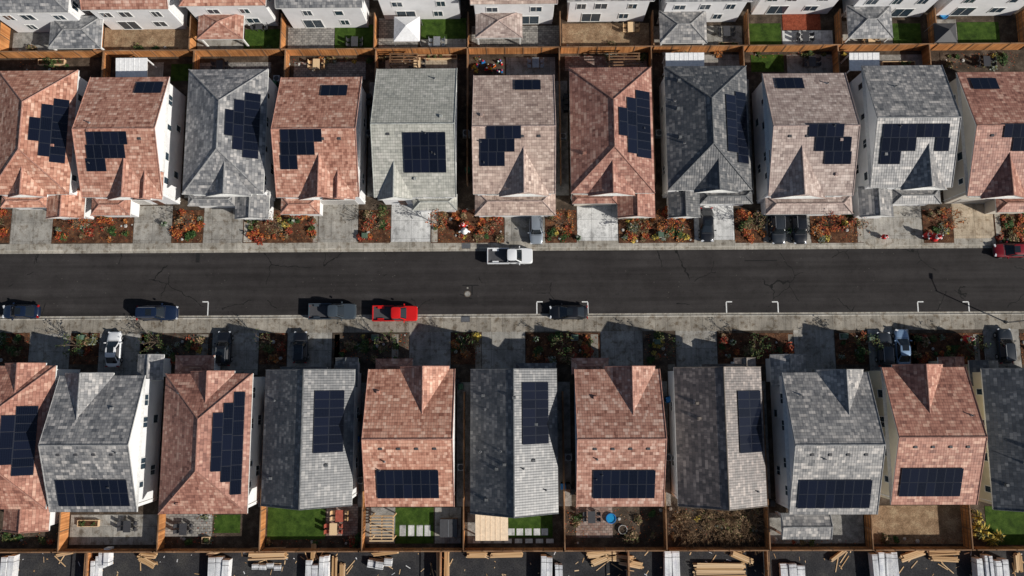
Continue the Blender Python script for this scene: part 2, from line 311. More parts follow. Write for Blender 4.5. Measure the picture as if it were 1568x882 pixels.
# ---------------------------------------------------------------- houses
INS=.42
def prim(mb,x0,x1,y0,y1,z,axis,p,ends,tile,cap,wall=None,wz0=None,fas='trim_white'):
    if axis=='y': u0,u1,w0,w1=y0,y1,x0,x1; T=lambda u,w,z:(w,u,z)
    else: u0,u1,w0,w1=x0,x1,y0,y1; T=lambda u,w,z:(u,w,z)
    h=(w1-w0)/2; wc=(w0+w1)/2; rz=z+h*p; k=math.sqrt(1+p*p)
    r0=u0+(h if ends[0]=='h' else 0); r1=u1-(h if ends[1]=='h' else 0)
    if r0>r1: r0=r1=(u0+u1)/2
    mb.face([T(u0,w0,z),T(u1,w0,z),T(r1,wc,rz),T(r0,wc,rz)],tile,[(u0,0),(u1,0),(r1,h*k),(r0,h*k)])
    mb.face([T(u0,w1,z),T(u1,w1,z),T(r1,wc,rz),T(r0,wc,rz)],tile,[(u0+3,0),(u1+3,0),(r1+3,h*k),(r0+3,h*k)])
    for e,u,r in ((ends[0],u0,r0),(ends[1],u1,r1)):
        if e=='h': mb.face([T(u,w0,z),T(u,w1,z),T(r,wc,rz)],tile,[(w0,0),(w1,0),(wc,h*k)])
        else:
            for a in (w0,w1): mb.face([T(u,a,z),T(u,wc,rz),T(u,wc,rz-.2),T(u,a,z-.2)],fas)
    c=[T(u0,w0,0),T(u1,w0,0),T(u1,w1,0),T(u0,w1,0)]
    for i in range(4):
        a,b=c[i],c[(i+1)%4]
        if (ends[0]=='g' and i==3) or (ends[1]=='g' and i==1): continue
        mb.face([(a[0],a[1],z),(b[0],b[1],z),(b[0],b[1],z-.2),(a[0],a[1],z-.2)],fas)
    mb.face([(a[0],a[1],z-.19) for a in c],fas)
    mb.beam(T(r0,wc,rz+.02),T(r1,wc,rz+.02),.1,.1,cap,6) if r1-r0>.05 else None
    for e,u,r in ((ends[0],u0,r0),(ends[1],u1,r1)):
        if e=='h':
            for a in (w0,w1): mb.beam(T(u,a,z+.02),T(r,wc,rz+.02),.09,.09,cap,5)
        else:
            for a in (w0,w1): mb.beam(T(u,a,z+.02),T(u,wc,rz+.02),.06,.06,cap,5)
    if wall is not None:
        for e,u,s in ((ends[0],u0,1),(ends[1],u1,-1)):
            if e=='g':
                uu=u+s*INS
                wall.face([T(uu,w0+INS,z-.2),T(uu,w1-INS,z-.2),T(uu,w1-INS,z+INS*p-.03),T(uu,wc,rz-.05),T(uu,w0+INS,z+INS*p-.03)],0)
    def hf(x,y):
        u,w=(y,x) if axis=='y' else (x,y)
        d=min(w-w0,w1-w)
        if ends[0]=='h': d=min(d,u-u0)
        if ends[1]=='h': d=min(d,u1-u)
        return z+d*p
    return hf
def window(mb,side,c,a,z,w_,h_,fr='trim_white',gl='window_glass'):
    def bx(a0,a1,z0,z1,pr,mat):
        if side in 'EW':
            s=1 if side=='E' else -1; x0,x1=rr(c,c+s*pr); mb.box(x0,x1,a0,a1,z0,z1,mat)
        else:
            s=1 if side=='N' else -1; y0,y1=rr(c,c+s*pr); mb.box(a0,a1,y0,y1,z0,z1,mat)
    bx(a-w_/2,a+w_/2,z,z+h_,.02,gl)
    t=.08
    bx(a-w_/2-t,a+w_/2+t,z-t,z,.06,fr); bx(a-w_/2-t,a+w_/2+t,z+h_,z+h_+t,.06,fr)
    bx(a-w_/2-t,a-w_/2,z,z+h_,.055,fr); bx(a+w_/2,a+w_/2+t,z,z+h_,.055,fr)
    if w_>1: bx(a-.03,a+.03,z,z+h_,.05,fr)
def house(name,rect,kind,tile,wall='stucco_white',street=-1,xg=(),low=(),pan=(),ze=5.5,world=None,fas='trim_white'):
    x0,x1,y0,y1=world or PR(*rect,ze)
    ox,oy=(x0+x1)/2,(y0+y1)/2
    E=bpy.data.objects.new(name,None); sc.collection.objects.link(E); E.location=(ox,oy,Z0); O=(ox,oy,Z0)
    T='tile_'+tile; C='ridge_'+tile
    rf=MB(T,C,fas); wl=MB(wall)
    if kind=='A': p=.46; ax='y'; en='hh'
    elif kind=='G': p=.50; ax='y'; en='gg'
    else: p=.36; ax='x'; en='gg'
    hf=prim(rf,x0,x1,y0,y1,ze,ax,p,en,T,C,wl,fas=fas)
    wx0,wx1,wy0,wy1=x0+INS,x1-INS,y0+INS,y1-INS
    wl.box(wx0,wx1,wy0,wy1,Z0-.1,ze-.195,0)
    crosses=[]
    for (a,b,pc) in xg:
        ca=P(a,(rect[2]+30) if street>0 else rect[3]-20,ze)[0] if not world else a; cb=P(b,(rect[2]+30) if street>0 else rect[3]-20,ze)[0] if not world else b
        hw=(cb-ca)/2; dep=hw*pc/p+.3
        if kind=='G': dep=min(dep,(y1-y0)*.4)
        if street<0: prim(rf,ca,cb,y0-.3,min(y0+dep,y1),ze+.015,'y',pc,'gg',T,C,wl,fas=fas)
        else: prim(rf,ca,cb,max(y1-dep,y0),y1+.3,ze+.015,'y',pc,'gg',T,C,wl,fas=fas)
        crosses.append((ca,cb))
    for L in low:
        a,b,c,d=PR(L[0],L[1],L[2],L[3],3.0)
        ty=L[4] if len(L)>4 else 'h'
        if ty=='g': prim(rf,a,b,c,d,3.0,'y',.4,'gg',T,C,wl,fas=fas)
        elif ty=='x': prim(rf,a,b,c,d,3.0,'x',.36,'gg',T,C,wl,fas=fas)
        else: prim(rf,a,b,c,d,3.0,'y' if (d-c)>(b-a) else 'x',.36,'hh',T,C,wl,fas=fas)
        if len(L)>5:
            for X in (a+.4,b-.4):
                for Y in (c+.4,d-.4): wl.box(X-.12,X+.12,Y-.12,Y+.12,Z0-.1,2.81,0)
        else: wl.box(a+INS,b-INS,c+INS+.01,d-INS-.01,Z0-.1,2.81,0)
    walls=wl.build('walls',E,O)
    op=MB('trim_white','window_glass')
    D=wy1-wy0; W_=wx1-wx0
    for s,c in (('E',wx1),('W',wx0)):
        for f in (.14,.36,.62,.85):
            a=wy0+D*(f+U(-.04,.04)); window(op,s,c,a,3.45+U(0,.3),U(.6,1.3),U(.8,1.25))
        for f in (.25,.7): window(op,s,c,wy0+D*(f+U(-.05,.05)),1.1,U(.7,1.4),1.1)
        op.box(*rr(c,c+(.09 if s=='E' else -.09)),wy0+.3,wy0+.4,Z0,ze-.2,'trim_white')
    fs='S' if street<0 else 'N'; fc=wy0 if street<0 else wy1
    for f in (.2,.5,.8): window(op,fs,fc,wx0+W_*f,3.5,1.5,1.2)
    rs='N' if street<0 else 'S'; rc=wy1 if street<0 else wy0
    fl=R()<.5; f1,f2=(.3,.72) if fl else (.7,.28)
    window(op,rs,rc,wx0+W_*f1,.3,2.4,2.0); window(op,rs,rc,wx0+W_*f2,1.0,U(1,1.8),1.2)
    for f in random.choice([(.18,.5,.82),(.22,.78),(.15,.4,.8),(.3,.7)]): window(op,rs,rc,wx0+W_*f,3.5,U(.9,1.6),U(1,1.3))
    gx=wx0+W_*(.35 if R()<.5 else .65)
    s=-1 if street<0 else 1
    ya,yb=rr(fc,fc+s*.05); op.box(gx-2.4,gx+2.4,ya,yb,Z0,2.4,'garage_door')
    for k in range(1,4):
        ya,yb=rr(fc+s*.05,fc+s*.06); op.box(gx-2.4,gx+2.4,ya,yb,Z0+k*.55,Z0+k*.55+.03,'trim_dark')
    dx=gx+3.6 if gx<ox else gx-3.6
    ya,yb=rr(fc,fc+s*.04); op.box(dx-.45,dx+.45,ya,yb,Z0,2.2,'front_door')
    op.build('windows_and_doors',E,O)
    vt=MB('trim_dark','metal_gray')
    for _ in range(random.randint(7,12)):
        X=U(x0+1,x1-1);Y=U(y0+1.2,y1-1.2); zz=hf(X,Y)
        if any(a-.3<X<b+.3 for a,b in crosses): continue
        if R()<.6: vt.beam((X,Y,zz-.1),(X,Y,zz+.4),.07,.07,'trim_dark',8); vt.lathe(X,Y,[(.18,zz-.06),(.1,zz+.12)],'metal_gray',8)
        else: vt.obox(X,Y,zz-.1,zz+.22,.44,.38,0,'ridge_'+tile,.75)
    for f in (.2,.4,.6,.8):
        if kind=='B' :
            X=x0+(x1-x0)*f; Y=(y0+y1)/2-1.1; zz=hf(X,Y); vt.obox(X,Y,zz-.08,zz+.1,.5,.34,0,'trim_dark',.7)
    vt.build('roof_vents',E,O)
    rf.build('roof',E,O)
    if pan:
        pm=MB('solar_cell','metal_dark')
        for slope,rects in pan:
            if slope=='E': pf=lambda x,y: ze+(x1-x)*p
            elif slope=='W': pf=lambda x,y: ze+(x-x0)*p
            elif slope=='S': pf=lambda x,y: ze+(y-y0)*p
            else: pf=lambda x,y: ze+(y1-y)*p
            def on(px,py):
                z=ze+1
                for _ in range(12): x,y=P(px,py,z); z=pf(x,y)
                return x,y
            for (a,b,c,d) in rects:
                xm,ym=(a+b)/2,(c+d)/2
                X0=on(a,ym)[0];X1=on(b,ym)[0];Y1=on(xm,c)[1];Y0=on(xm,d)[1]
                k=math.sqrt(1+p*p)
                if slope in 'EW': sl=(X1-X0)*k; al=Y1-Y0
                else: sl=(Y1-Y0)*k; al=X1-X0
                if sl<1.4: ns=1; na=max(1,round(al/1.72))
                else: ns=max(1,round(sl/1.72)); na=max(1,round(al/1.02))
                if slope in 'EW': nx,ny=ns,na
                else: nx,ny=na,ns
                for i in range(nx):
                    for j in range(ny):
                        xa=X0+(X1-X0)*i/nx+.01; xb=X0+(X1-X0)*(i+1)/nx-.01
                        ya=Y0+(Y1-Y0)*j/ny+.01; yb=Y0+(Y1-Y0)*(j+1)/ny-.01
                        cs=[(xa,ya),(xb,ya),(xb,yb),(xa,yb)]
                        uvt=[(0,0),(1,0),(1,1),(0,1)] if ((xb-xa)<(yb-ya)) else [(0,0),(0,1),(1,1),(1,0)]
                        pm.hexa([(x,y,pf(x,y)+.10) for x,y in cs],[(x,y,pf(x,y)+.14) for x,y in cs],'solar_cell',uvt)
        pm.build('solar_panels',E,O)
    return E
W='stucco_white'
house('red_tile_roof_house',(-10,113,108,298),'A','red',W,-1,xg=[(14,74,.55)],low=[(72,130,290,334,'g'),(2,72,298,318)],pan=[('E',[(45,62,180,216),(62,80,160,240),(80,104,152,250)])])
house('red_tile_roof_house',(132,254,118,302),'B','red',W,-1,xg=[(166,232,.6),(205,250,.55)],low=[(140,200,300,330)],pan=[('N',[(208,249,126,143)]),('S',[(133,195,202,222),(133,192,222,243),(133,163,243,263)])])
house('gray_tile_roof_house',(284,407,106,297),'A','gray',W,-1,xg=[(316,386,.55)],low=[(360,412,290,335,'g'),(288,360,297,315)],pan=[('E',[(345,358,168,208),(358,374,153,230),(374,398,143,243)])])
house('red_tile_roof_house',(427,552,118,302),'B','red',W,-1,xg=[(458,528,.6),(495,545,.5)],low=[(430,490,300,328)],pan=[('N',[(492,532,131,147)]),('S',[(430,493,198,218),(430,482,218,238),(430,456,238,260)])])
house('green_gray_tile_roof_house',(575,699,105,302),'B','green',W,-1,xg=[(579,632,.65)],low=[(632,700,298,322)],pan=[('S',[(618,683,203,265)])])
house('pink_tile_roof_house',(725,849,115,297),'B','pink',W,-1,xg=[(764,840,.6)],low=[(727,851,290,330)],pan=[('N',[(788,828,123,138)]),('S',[(745,798,193,213),(735,788,213,233),(735,773,233,255)])])
house('red_tile_roof_house',(873,1000,103,296),'A','redbrown','stucco_beige',-1,xg=[(900,972,.55)],low=[(945,1003,288,333,'g'),(876,945,296,312)],pan=[('E',[(948,961,165,208),(961,975,150,235),(975,996,140,242)])])
house('charcoal_tile_roof_house',(1020,1147,101,291),'A','char',W,-1,xg=[(1062,1130,.55)],low=[(1023,1072,285,333,'g'),(1072,1152,290,312)],pan=[('E',[(1113,1128,146,233),(1128,1144,142,250)])])
house('pink_tile_roof_house',(1172,1300,112,300),'B','pink',W,-1,xg=[(1180,1262,.6)],low=[(1172,1305,298,328)],pan=[('N',[(1188,1230,120,136)]),('S',[(1238,1292,190,210),(1248,1303,210,232),(1262,1303,232,252)])])
house('gray_tile_roof_house',(1326,1450,100,287),'B','gray',W,-1,xg=[(1378,1448,.6)],low=[(1315,1367,286,332,'g'),(1367,1440,288,312)],pan=[('S',[(1352,1453,190,211),(1349,1402,211,232),(1432,1453,211,232),(1347,1378,232,252)])])
house('red_tile_roof_house',(1473,1598,110,300),'B','redbrown','stucco_beige',-1,xg=[(1500,1570,.6)],low=[(1525,1590,298,325)],pan=[('N',[(1487,1527,120,137)]),('S',[(1537,1600,190,211),(1550,1600,211,232)])])
house('red_tile_roof_house',(-58,78,560,780),'A','redbrown',W,1,xg=[(5,68,.55)],low=[(5,76,776,813,'g')],pan=[('E',[(0,22,636,712),(22,56,622,728)])])
house('gray_tile_roof_house',(84,216,575,784),'B','gray',W,1,xg=[(97,172,.6)],low=[(210,250,543,582,'g')],pan=[('S',[(88,197,735,775)])])
house('red_tile_roof_house',(248,383,572,787),'A','redbrown',W,1,xg=[(290,358,.55)],low=[(268,328,544,577)],pan=[('E',[(325,341,632,722),(341,356,617,738),(356,373,600,757)])])
house('charcoal_tile_roof_house',(403,541,566,774),'G','char',W,1,xg=[(428,500,.45)],low=[(513,548,548,592,'g')],pan=[('E',[(481,527,598,693)])])
house('red_tile_roof_house',(562,696,565,776),'B','red',W,1,xg=[(612,688,.6)],low=[(575,632,549,572)],pan=[('S',[(577,672,720,763)])])
house('charcoal_tile_roof_house',(720,854,565,786),'G','char',W,1,low=[(790,852,556,580)],pan=[('E',[(800,840,585,680)])])
house('red_tile_roof_house',(881,1013,565,776),'B','red',W,1,xg=[(926,1004,.6)],low=[(875,932,548,573)],pan=[('S',[(908,1003,720,763)])])
house('brown_tile_roof_house',(1035,1170,562,775),'G','brown',W,1,xg=[(1075,1142,.45)],low=[(1125,1158,548,588,'g')],pan=[('E',[(1131,1166,598,693)])])
house('gray_tile_roof_house',(1203,1336,570,788),'B','gray',W,1,xg=[(1252,1324,.6)],low=[(1180,1235,543,590,'g'),(1197,1272,786,826,'x',1)],pan=[('S',[(1222,1333,735,778)])])
house('red_tile_roof_house',(1357,1487,562,773),'B','redbrown','stucco_cream',1,xg=[(1368,1446,.6)],low=[(1438,1478,547,590,'g')],pan=[('S',[(1378,1472,717,760)])])
house('charcoal_tile_roof_house',(1512,1645,564,780),'G','char','stucco_cream',1,low=[(1485,1530,552,590,'g')],pan=[('E',[(1610,1640,598,690)])])
lots=[14,157,300,437,577,718,857,997,1140,1280,1423,1560]
cols=['gray','red','red','gray','green','pink','gray','gray','pink','gray','char']
bases=[44,41,37,41,29,38,35,37,26,32,31]
for i in range(11):
    a=P(lots[i],60)[0]; b=P(lots[i+1],60)[0]; m=(a+b)/2; yb=P(784,bases[i])[1]
    house(cols[i]+'_tile_roof_house',None,'B' if i%2 else 'A',cols[i],W,1,world=(m-5.5,m+5.5,yb-INS,yb+14.5),xg=[],ze=6.1)
for L,c in [((76,156,24,74),'gray'),((303,373,18,60),'red'),((728,800,16,58),'pink'),((1010,1082,16,66),'gray'),((1298,1366,8,58),'gray')]:
    a,b,c0,d=PR(*L,2.9); m=MB('tile_'+c,'ridge_'+c,'trim_white')
    prim(m,a,b,c0,d,2.9,'y' if c!='gray' else 'x',.32,'hh','tile_'+c,'ridge_'+c)
    for X in (a+.3,b-.3):
        for Y in (c0+.3,d-.3): m.box(X-.1,X+.1,Y-.1,Y+.1,Z0,2.71,'trim_white')
    m.build('patio_cover',origin=((a+b)/2,(c0+d)/2,Z0))
# ---------------------------------------------------------------- fences
def fence(x0,y0,x1,y1,h=1.8):
    m=MB('fence_wood','fence_cap'); dx,dy=x1-x0,y1-y0; L=math.hypot(dx,dy); a=math.atan2(dy,dx); cx,cy=(x0+x1)/2,(y0+y1)/2
    m.obox(cx,cy,Z0-.05,Z0+h,L,.035,a,'fence_wood'); m.obox(cx,cy,Z0+h,Z0+h+.045,L,.14,a,'fence_cap')
    n=max(1,round(L/2.4))
    for i in range(n+1):
        t=i/n; m.obox(x0+dx*t,y0+dy*t,Z0-.05,Z0+h+.1,.12,.12,a,'fence_cap')
    ux,uy=-dy/L*.045,dx/L*.045
    for z in (.3,1.0,1.6): m.obox(cx+ux,cy+uy,Z0+z,Z0+z+.09,L-.15,.045,a,'fence_cap')
    m.build('wooden_fence',origin=(cx,cy,Z0))
tx=[P(x,80)[0] for x in lots]; tx=[tx[0]-12.1]+tx
for i in range(len(tx)-1): fence(tx[i],yFT,tx[i+1],yFT,1.85)
for i,x in enumerate(tx[1:]):
    fence(x,yFT,x,P(784,30)[1],1.85)
bl=[-58,95,247,400,555,710,862,1018,1172,1328,1480,1633]; bx=[P(x,836)[0] for x in bl]
thouse=[(-10,113),(132,254),(284,407),(427,552),(575,699),(725,849),(873,1000),(1020,1147),(1172,1300),(1326,1450),(1473,1598)]
for i in range(10):
    xa=P(thouse[i][1],205,5.5)[0]; xb=P(thouse[i+1][0],205,5.5)[0]; x=(xa+xb)/2
    fence(x,yFT,x,P(784,285)[1],1.8)
    slab('side_yard_gravel',(x-1.1,x+1.1,P(784,300)[1],P(784,125)[1]),.05,.128,'gravel' if i%2 else 'soil')
for i in range(len(bx)-1): fence(bx[i],yFB,bx[i+1],yFB,1.8)
bh=[(-58,78),(84,216),(248,383),(403,541),(562,696),(720,854),(881,1013),(1035,1170),(1203,1336),(1357,1487),(1512,1645)]
for i in range(10):
    xa=P(bh[i][1],675,5.5)[0]; xb=P(bh[i+1][0],675,5.5)[0]; x=(xa+xb)/2; x=.5*x+.5*bx[i+1]; fence(x,yFB,x,P(784,600)[1],1.8)
    slab('side_yard_gravel',(x-1.0,x+1.0,P(784,775)[1],P(784,585)[1]),.05,.128,'gravel')
# ---------------------------------------------------------------- yards
for a in [('artificial_lawn','turf',375,434,45,75),('artificial_lawn','turf',513,573,38,75),('artificial_lawn','turf',645,714,28,60),('artificial_lawn','turf',1143,1196,36,70),
 ('artificial_lawn','turf',1466,1530,34,66),('artificial_lawn','turf',1367,1410,36,68),('dirt_yard','dirt_tan',160,296,42,80),('dirt_yard','dirt_tan',861,994,36,76),
 ('paver_patio','paver_gray',441,512,42,78),('paver_patio','paver_gray',580,640,28,76),('concrete_patio','concrete_drive',645,714,60,74),('paver_patio','paver_gray',722,856,40,76),('concrete_patio','concrete_drive',1000,1136,40,74),
 ('wood_deck','deck_red',1198,1256,22,46),('concrete_patio','concrete_new',1198,1275,47,72),('concrete_patio','concrete_drive',1285,1366,32,74),('concrete_patio','concrete_drive',303,373,40,76),('gravel_yard','gravel',20,154,50,80),('concrete_patio','concrete_drive',1430,1465,30,70),
 ('concrete_patio','concrete_drive',178,250,96,126),('artificial_lawn','turf',262,297,98,124),('concrete_patio','paver_gray',305,415,96,112),('paver_patio','paver_gray',450,560,95,122),('concrete_patio','concrete_tan',590,700,92,112),
 ('concrete_patio','concrete_drive',775,850,88,122),('paver_patio','paver_red',865,990,86,108),('concrete_patio','concrete_drive',1015,1140,84,105),('artificial_lawn','turf',1150,1200,84,110),('concrete_patio','concrete_drive',1205,1275,84,115),
 ('gravel_yard','gravel',1300,1420,84,105),('dirt_yard','soil',1440,1560,80,108),
 ('concrete_patio','concrete_drive',108,240,788,834),('paver_patio','paver_gray',252,325,786,822),('artificial_lawn','turf',328,368,788,816),('artificial_lawn','turf',410,498,772,826),('paver_patio','paver_red',500,548,772,820),
 ('artificial_lawn','turf',605,664,777,832),('gravel_yard','gravel',560,605,777,832),('concrete_patio','concrete_drive',666,706,777,832),('artificial_lawn','turf',776,846,785,823),('gravel_yard','gravel',716,776,785,832),
 ('paver_patio','paver_red',882,938,776,823),('dirt_yard','soil',1022,1168,776,832),('gravel_yard','gravel',1178,1322,785,832),('dirt_yard','dirt_tan',1335,1474,774,833),('artificial_lawn','turf',1510,1600,775,834)]:
    patch(*a)
# ---------------------------------------------------------------- vegetation
def leafcloud(mb,cx,cy,z0,r,h,n,size,mats):
    lob=[(U(-.5,.5)*r,U(-.5,.5)*r,U(.5,.9)) for _ in range(4)]
    for _ in range(n):
        lx,ly,ls=random.choice(lob); a=U(0,6.283); ph=math.acos(U(0,1)); rad=(R()**.4)*r*.7*ls*1.2
        x=cx+lx+rad*math.sin(ph)*math.cos(a); y=cy+ly+rad*math.sin(ph)*math.sin(a); z=z0+(rad/r)*h*math.cos(ph)*1.3+.05
        s=size*U(.6,1.5); t=U(0,6.283); dx,dy=math.cos(t)*s,math.sin(t)*s; tz=U(-.6,.6)*s
        m=random.choice(mats)
        mb.face([(x-dx,y-dy,z-tz),(x+dy*.6,y-dx*.6,z+U(-.3,.3)*s),(x+dx,y+dy,z+tz),(x-dy*.6,y+dx*.6,z+U(-.3,.3)*s)],m)
pal=[['leaf_orange','leaf_orange','leaf_brown'],['leaf_orange','leaf_red'],['leaf_red','leaf_red','leaf_brown'],['leaf_green','leaf_olive'],['leaf_yellow','leaf_yellow','leaf_olive'],['leaf_brown','leaf_brown','leaf_olive'],['leaf_gray','leaf_olive'],['leaf_green','leaf_green']]
def bed(x0,x1,y0,y1,dens,weights,name='shrubs',big=1.0):
    a,b,c,d=PR(x0,x1,y0,y1,.3); m=MB('leaf_green'); ar=(b-a)*(d-c); n=int(ar*dens)
    for _ in range(n):
        X=U(a+.4,b-.4);Y=U(c+.3,d-.3); r=(U(.25,.6) if R()<.65 else U(.6,.95))*big; p=random.choices(pal,weights)[0]
        leafcloud(m,X,Y,Z0,r,r*U(.8,1.3),int(45+r*150),U(.085,.14),p)
    for _ in range(int(ar*6)):
        X=U(a,b);Y=U(c,d); s=U(.05,.11); t=U(0,3); m.face([(X-s,Y,.18),(X,Y-s*.6,.2),(X+s,Y,.18),(X,Y+s*.6,.2)],random.choice(['leaf_orange','leaf_brown','leaf_red']))
    m.build(name,origin=((a+b)/2,(c+d)/2,Z0))
    rk=MB('rock')
    for _ in range(max(2,int(ar*.16))):
        X=U(a,b);Y=U(c,d); s=U(.12,.28); rk.lathe(X,Y,[(s*.9,Z0),(s,Z0+s*.4),(s*.55,Z0+s*.8)],'rock',6)
    rk.build('landscape_rocks',origin=((a+b)/2,(c+d)/2,Z0))
for i,(a,b) in enumerate(tbeds):
    wts=random.choice([[4,5,5,1.5,.7,3,1,1],[5,4,3,2,1.5,3,1,1.5],[3,4,5,2.5,.5,4,1.5,2],[6,3,2,1,2.5,3,1,1]])
    bed(a+2,b-2,320,371,.78,wts,big=1.05)
for i,(a,b) in enumerate(bbeds):
    bed(a+2,b-2,511,556,.55,[1,1.5,3,4,.8,4,3,4])
for a in [(1024,1166,778,830,.9,[.5,0,0,.3,.4,12,2,0]),(500,556,824,834,.7,[0,0,1,4,0,2,2,4]),(20,150,76,84,.5,[0,0,0,3,0,2,2,3]),(380,434,70,78,.6,[0,0,1,3,0,2,2,3]),(866,900,776,832,.3,[0,0,1,3,0,4,2,3]),(440,575,88,98,.8,[1,1,2,3,3,3,2,3]),(722,735,86,112,1.2,[0,0,0,1,5,1,1,1]),
          (1180,1325,826,834,.5,[0,0,1,2,0,3,3,1]),(300,330,786,832,.15,[0,0,1,3,0,4,2,3]),(1280,1330,78,86,.6,[1,0,1,3,1,2,2,3]),(995,1140,78,84,.4,[1,0,1,3,1,2,2,3]),(0,90,815,834,.5,[0,0,1,2,0,3,2,2]),(940,1014,780,832,.25,[0,0,0,2,0,3,3,1]),
          (30,110,88,106,.5,[0,0,1,3,0,3,2,2]),(580,720,86,92,.5,[0,0,1,3,1,3,2,2]),(870,990,83,90,.4,[0,0,1,3,1,3,2,2]),(1150,1280,80,88,.6,[0,0,1,4,1,3,2,3]),(1445,1560,80,104,.45,[0,0,1,4,1,3,2,3]),(405,500,826,834,.5,[0,0,1,4,1,3,2,3]),(252,325,824,833,.5,[0,0,1,4,1,3,2,3]),(1478,1500,782,832,.5,[0,0,0,1,6,1,1,1]),
          (162,294,72,80,.4,[0,0,1,2,0,5,2,1]),(862,992,68,78,.35,[0,0,0,2,0,5,2,1]),(1336,1474,822,832,.25,[0,0,0,1,0,6,2,1])]:
    bed(*a)
def bare_brush(x0,x1,y0,y1,n):
    a,b,c,d=PR(x0,x1,y0,y1,.3); m=MB('bark','leaf_brown')
    for _ in range(n):
        X=U(a,b);Y=U(c,d)
        for k in range(11):
            t=U(0,6.28); l=U(.4,1.3); e=(X+math.cos(t)*l,Y+math.sin(t)*l,Z0+U(.3,1.1)); m.beam((X,Y,Z0),e,.03,.014,'leaf_brown',3)
            for j in range(3): t2=t+U(-.9,.9); m.beam(e,(e[0]+math.cos(t2)*.4,e[1]+math.sin(t2)*.4,e[2]+U(0,.3)),.016,.009,'leaf_brown',3)
    m.build('dry_brush',origin=((a+b)/2,(c+d)/2,Z0))
bare_brush(1035,1160,782,828,60)
def young_tree(px,py,h=3.6,mats=('leaf_orange','leaf_brown'),n=110):
    X,Y=P(px,py); m=MB('bark'); top=[]
    m.beam((X,Y,Z0),(X+.05,Y,Z0+h*.45),.06,.05,'bark',6)
    for k in range(9):
        t=k*2.4+U(-.3,.3); z0=Z0+h*U(.35,.5); l=U(.6,1.3); e=(X+math.cos(t)*l,Y+math.sin(t)*l,z0+h*U(.25,.5))
        m.beam((X+.04,Y,z0),e,.035,.018,'bark',4); top.append(e)
        for j in range(4):
            t2=t+U(-1.1,1.1); l2=U(.3,.6); s=U(.3,1); b0=tuple(X*(1-s)+e[0]*s if q==0 else (Y*(1-s)+e[1]*s if q==1 else z0*(1-s)+e[2]*s) for q in range(3))
            e2=(b0[0]+math.cos(t2)*l2,b0[1]+math.sin(t2)*l2,b0[2]+U(.2,.6)); m.beam(b0,e2,.016,.008,'bark',3); top.append(e2)
    m.beam((X+.05,Y,Z0+h*.45),(X,Y+.05,Z0+h),.035,.01,'bark',5); top.append((X,Y,Z0+h))
    for _ in range(n):
        c=random.choice(top); x=c[0]+U(-.25,.25);y=c[1]+U(-.25,.25);z=c[2]+U(-.25,.2); s=U(.07,.12);t=U(0,6.28); dx,dy=math.cos(t)*s,math.sin(t)*s
        m.face([(x-dx,y-dy,z),(x+dy*.6,y-dx*.6,z+U(-s,s)),(x+dx,y+dy,z+U(-s,s)),(x-dy*.6,y+dx*.6,z)],random.choice(mats))
    m.build('young_tree',origin=(X,Y,Z0))
for a in [(134,345),(300,344),(430,350),(580,348),(672,345),(860,345),(975,352),(1020,350),(1150,345),(1258,345),(1300,350),(1440,340),(8,345)]: young_tree(a[0],a[1],U(2.6,3.8),random.choice([('leaf_orange','leaf_red'),('leaf_orange','leaf_brown'),('leaf_brown','leaf_olive')]),int(U(60,220)))
for a in [(130,530),(250,525),(418,525),(600,525),(712,530),(860,528),(1012,528),(1150,530),(1310,528),(1470,530)]: young_tree(a[0],a[1],U(2.8,4.4),('leaf_green','leaf_olive'),int(U(40,220)))
def spiky(px,py,r,mats):
    X,Y=P(px,py); m=MB(*mats)
    for k in range(46):
        t=U(0,6.283); l=r*U(.6,1.1); zz=U(.3,1.0); e=(X+math.cos(t)*l,Y+math.sin(t)*l,Z0+zz*.7); mid=(X+math.cos(t)*l*.5,Y+math.sin(t)*l*.5,Z0+zz); nx,ny=-math.sin(t)*.07,math.cos(t)*.07
        m.face([(X,Y,Z0+.1),(mid[0]+nx,mid[1]+ny,mid[2]),e,(mid[0]-nx,mid[1]-ny,mid[2])],random.choice(mats))
    m.build('spiky_plant',origin=(X,Y,Z0))
for a in [(1492,790,.9),(1500,812,1.2),(1512,826,1.0),(1490,805,.8),(1523,820,.9)]: spiky(*a,['leaf_yellow','leaf_olive'])
for a in [(1040,350,.6),(885,366,.5),(448,340,.6),(1205,355,.5),(255,345,.5),(820,520,.5),(1120,525,.5),(705,520,.5)]: spiky(*a,['leaf_green','leaf_gray'])
for px,py in [(128,517),(575,517),(880,517),(1005,524),(1290,515),(1010,360),(560,362),(1330,520)]:
    X,Y=P(px,py); m=MB('utility_green'); m.obox(X,Y,Z0,Z0+.08,.9,.8,0,'concrete_kerb'); m.obox(X,Y,Z0+.08,Z0+.75,.7,.6,0,'utility_green',.96); m.obox(X,Y,Z0+.75,Z0+.8,.72,.62,0,'utility_green',.9); m.build('utility_box',origin=(X,Y,Z0))
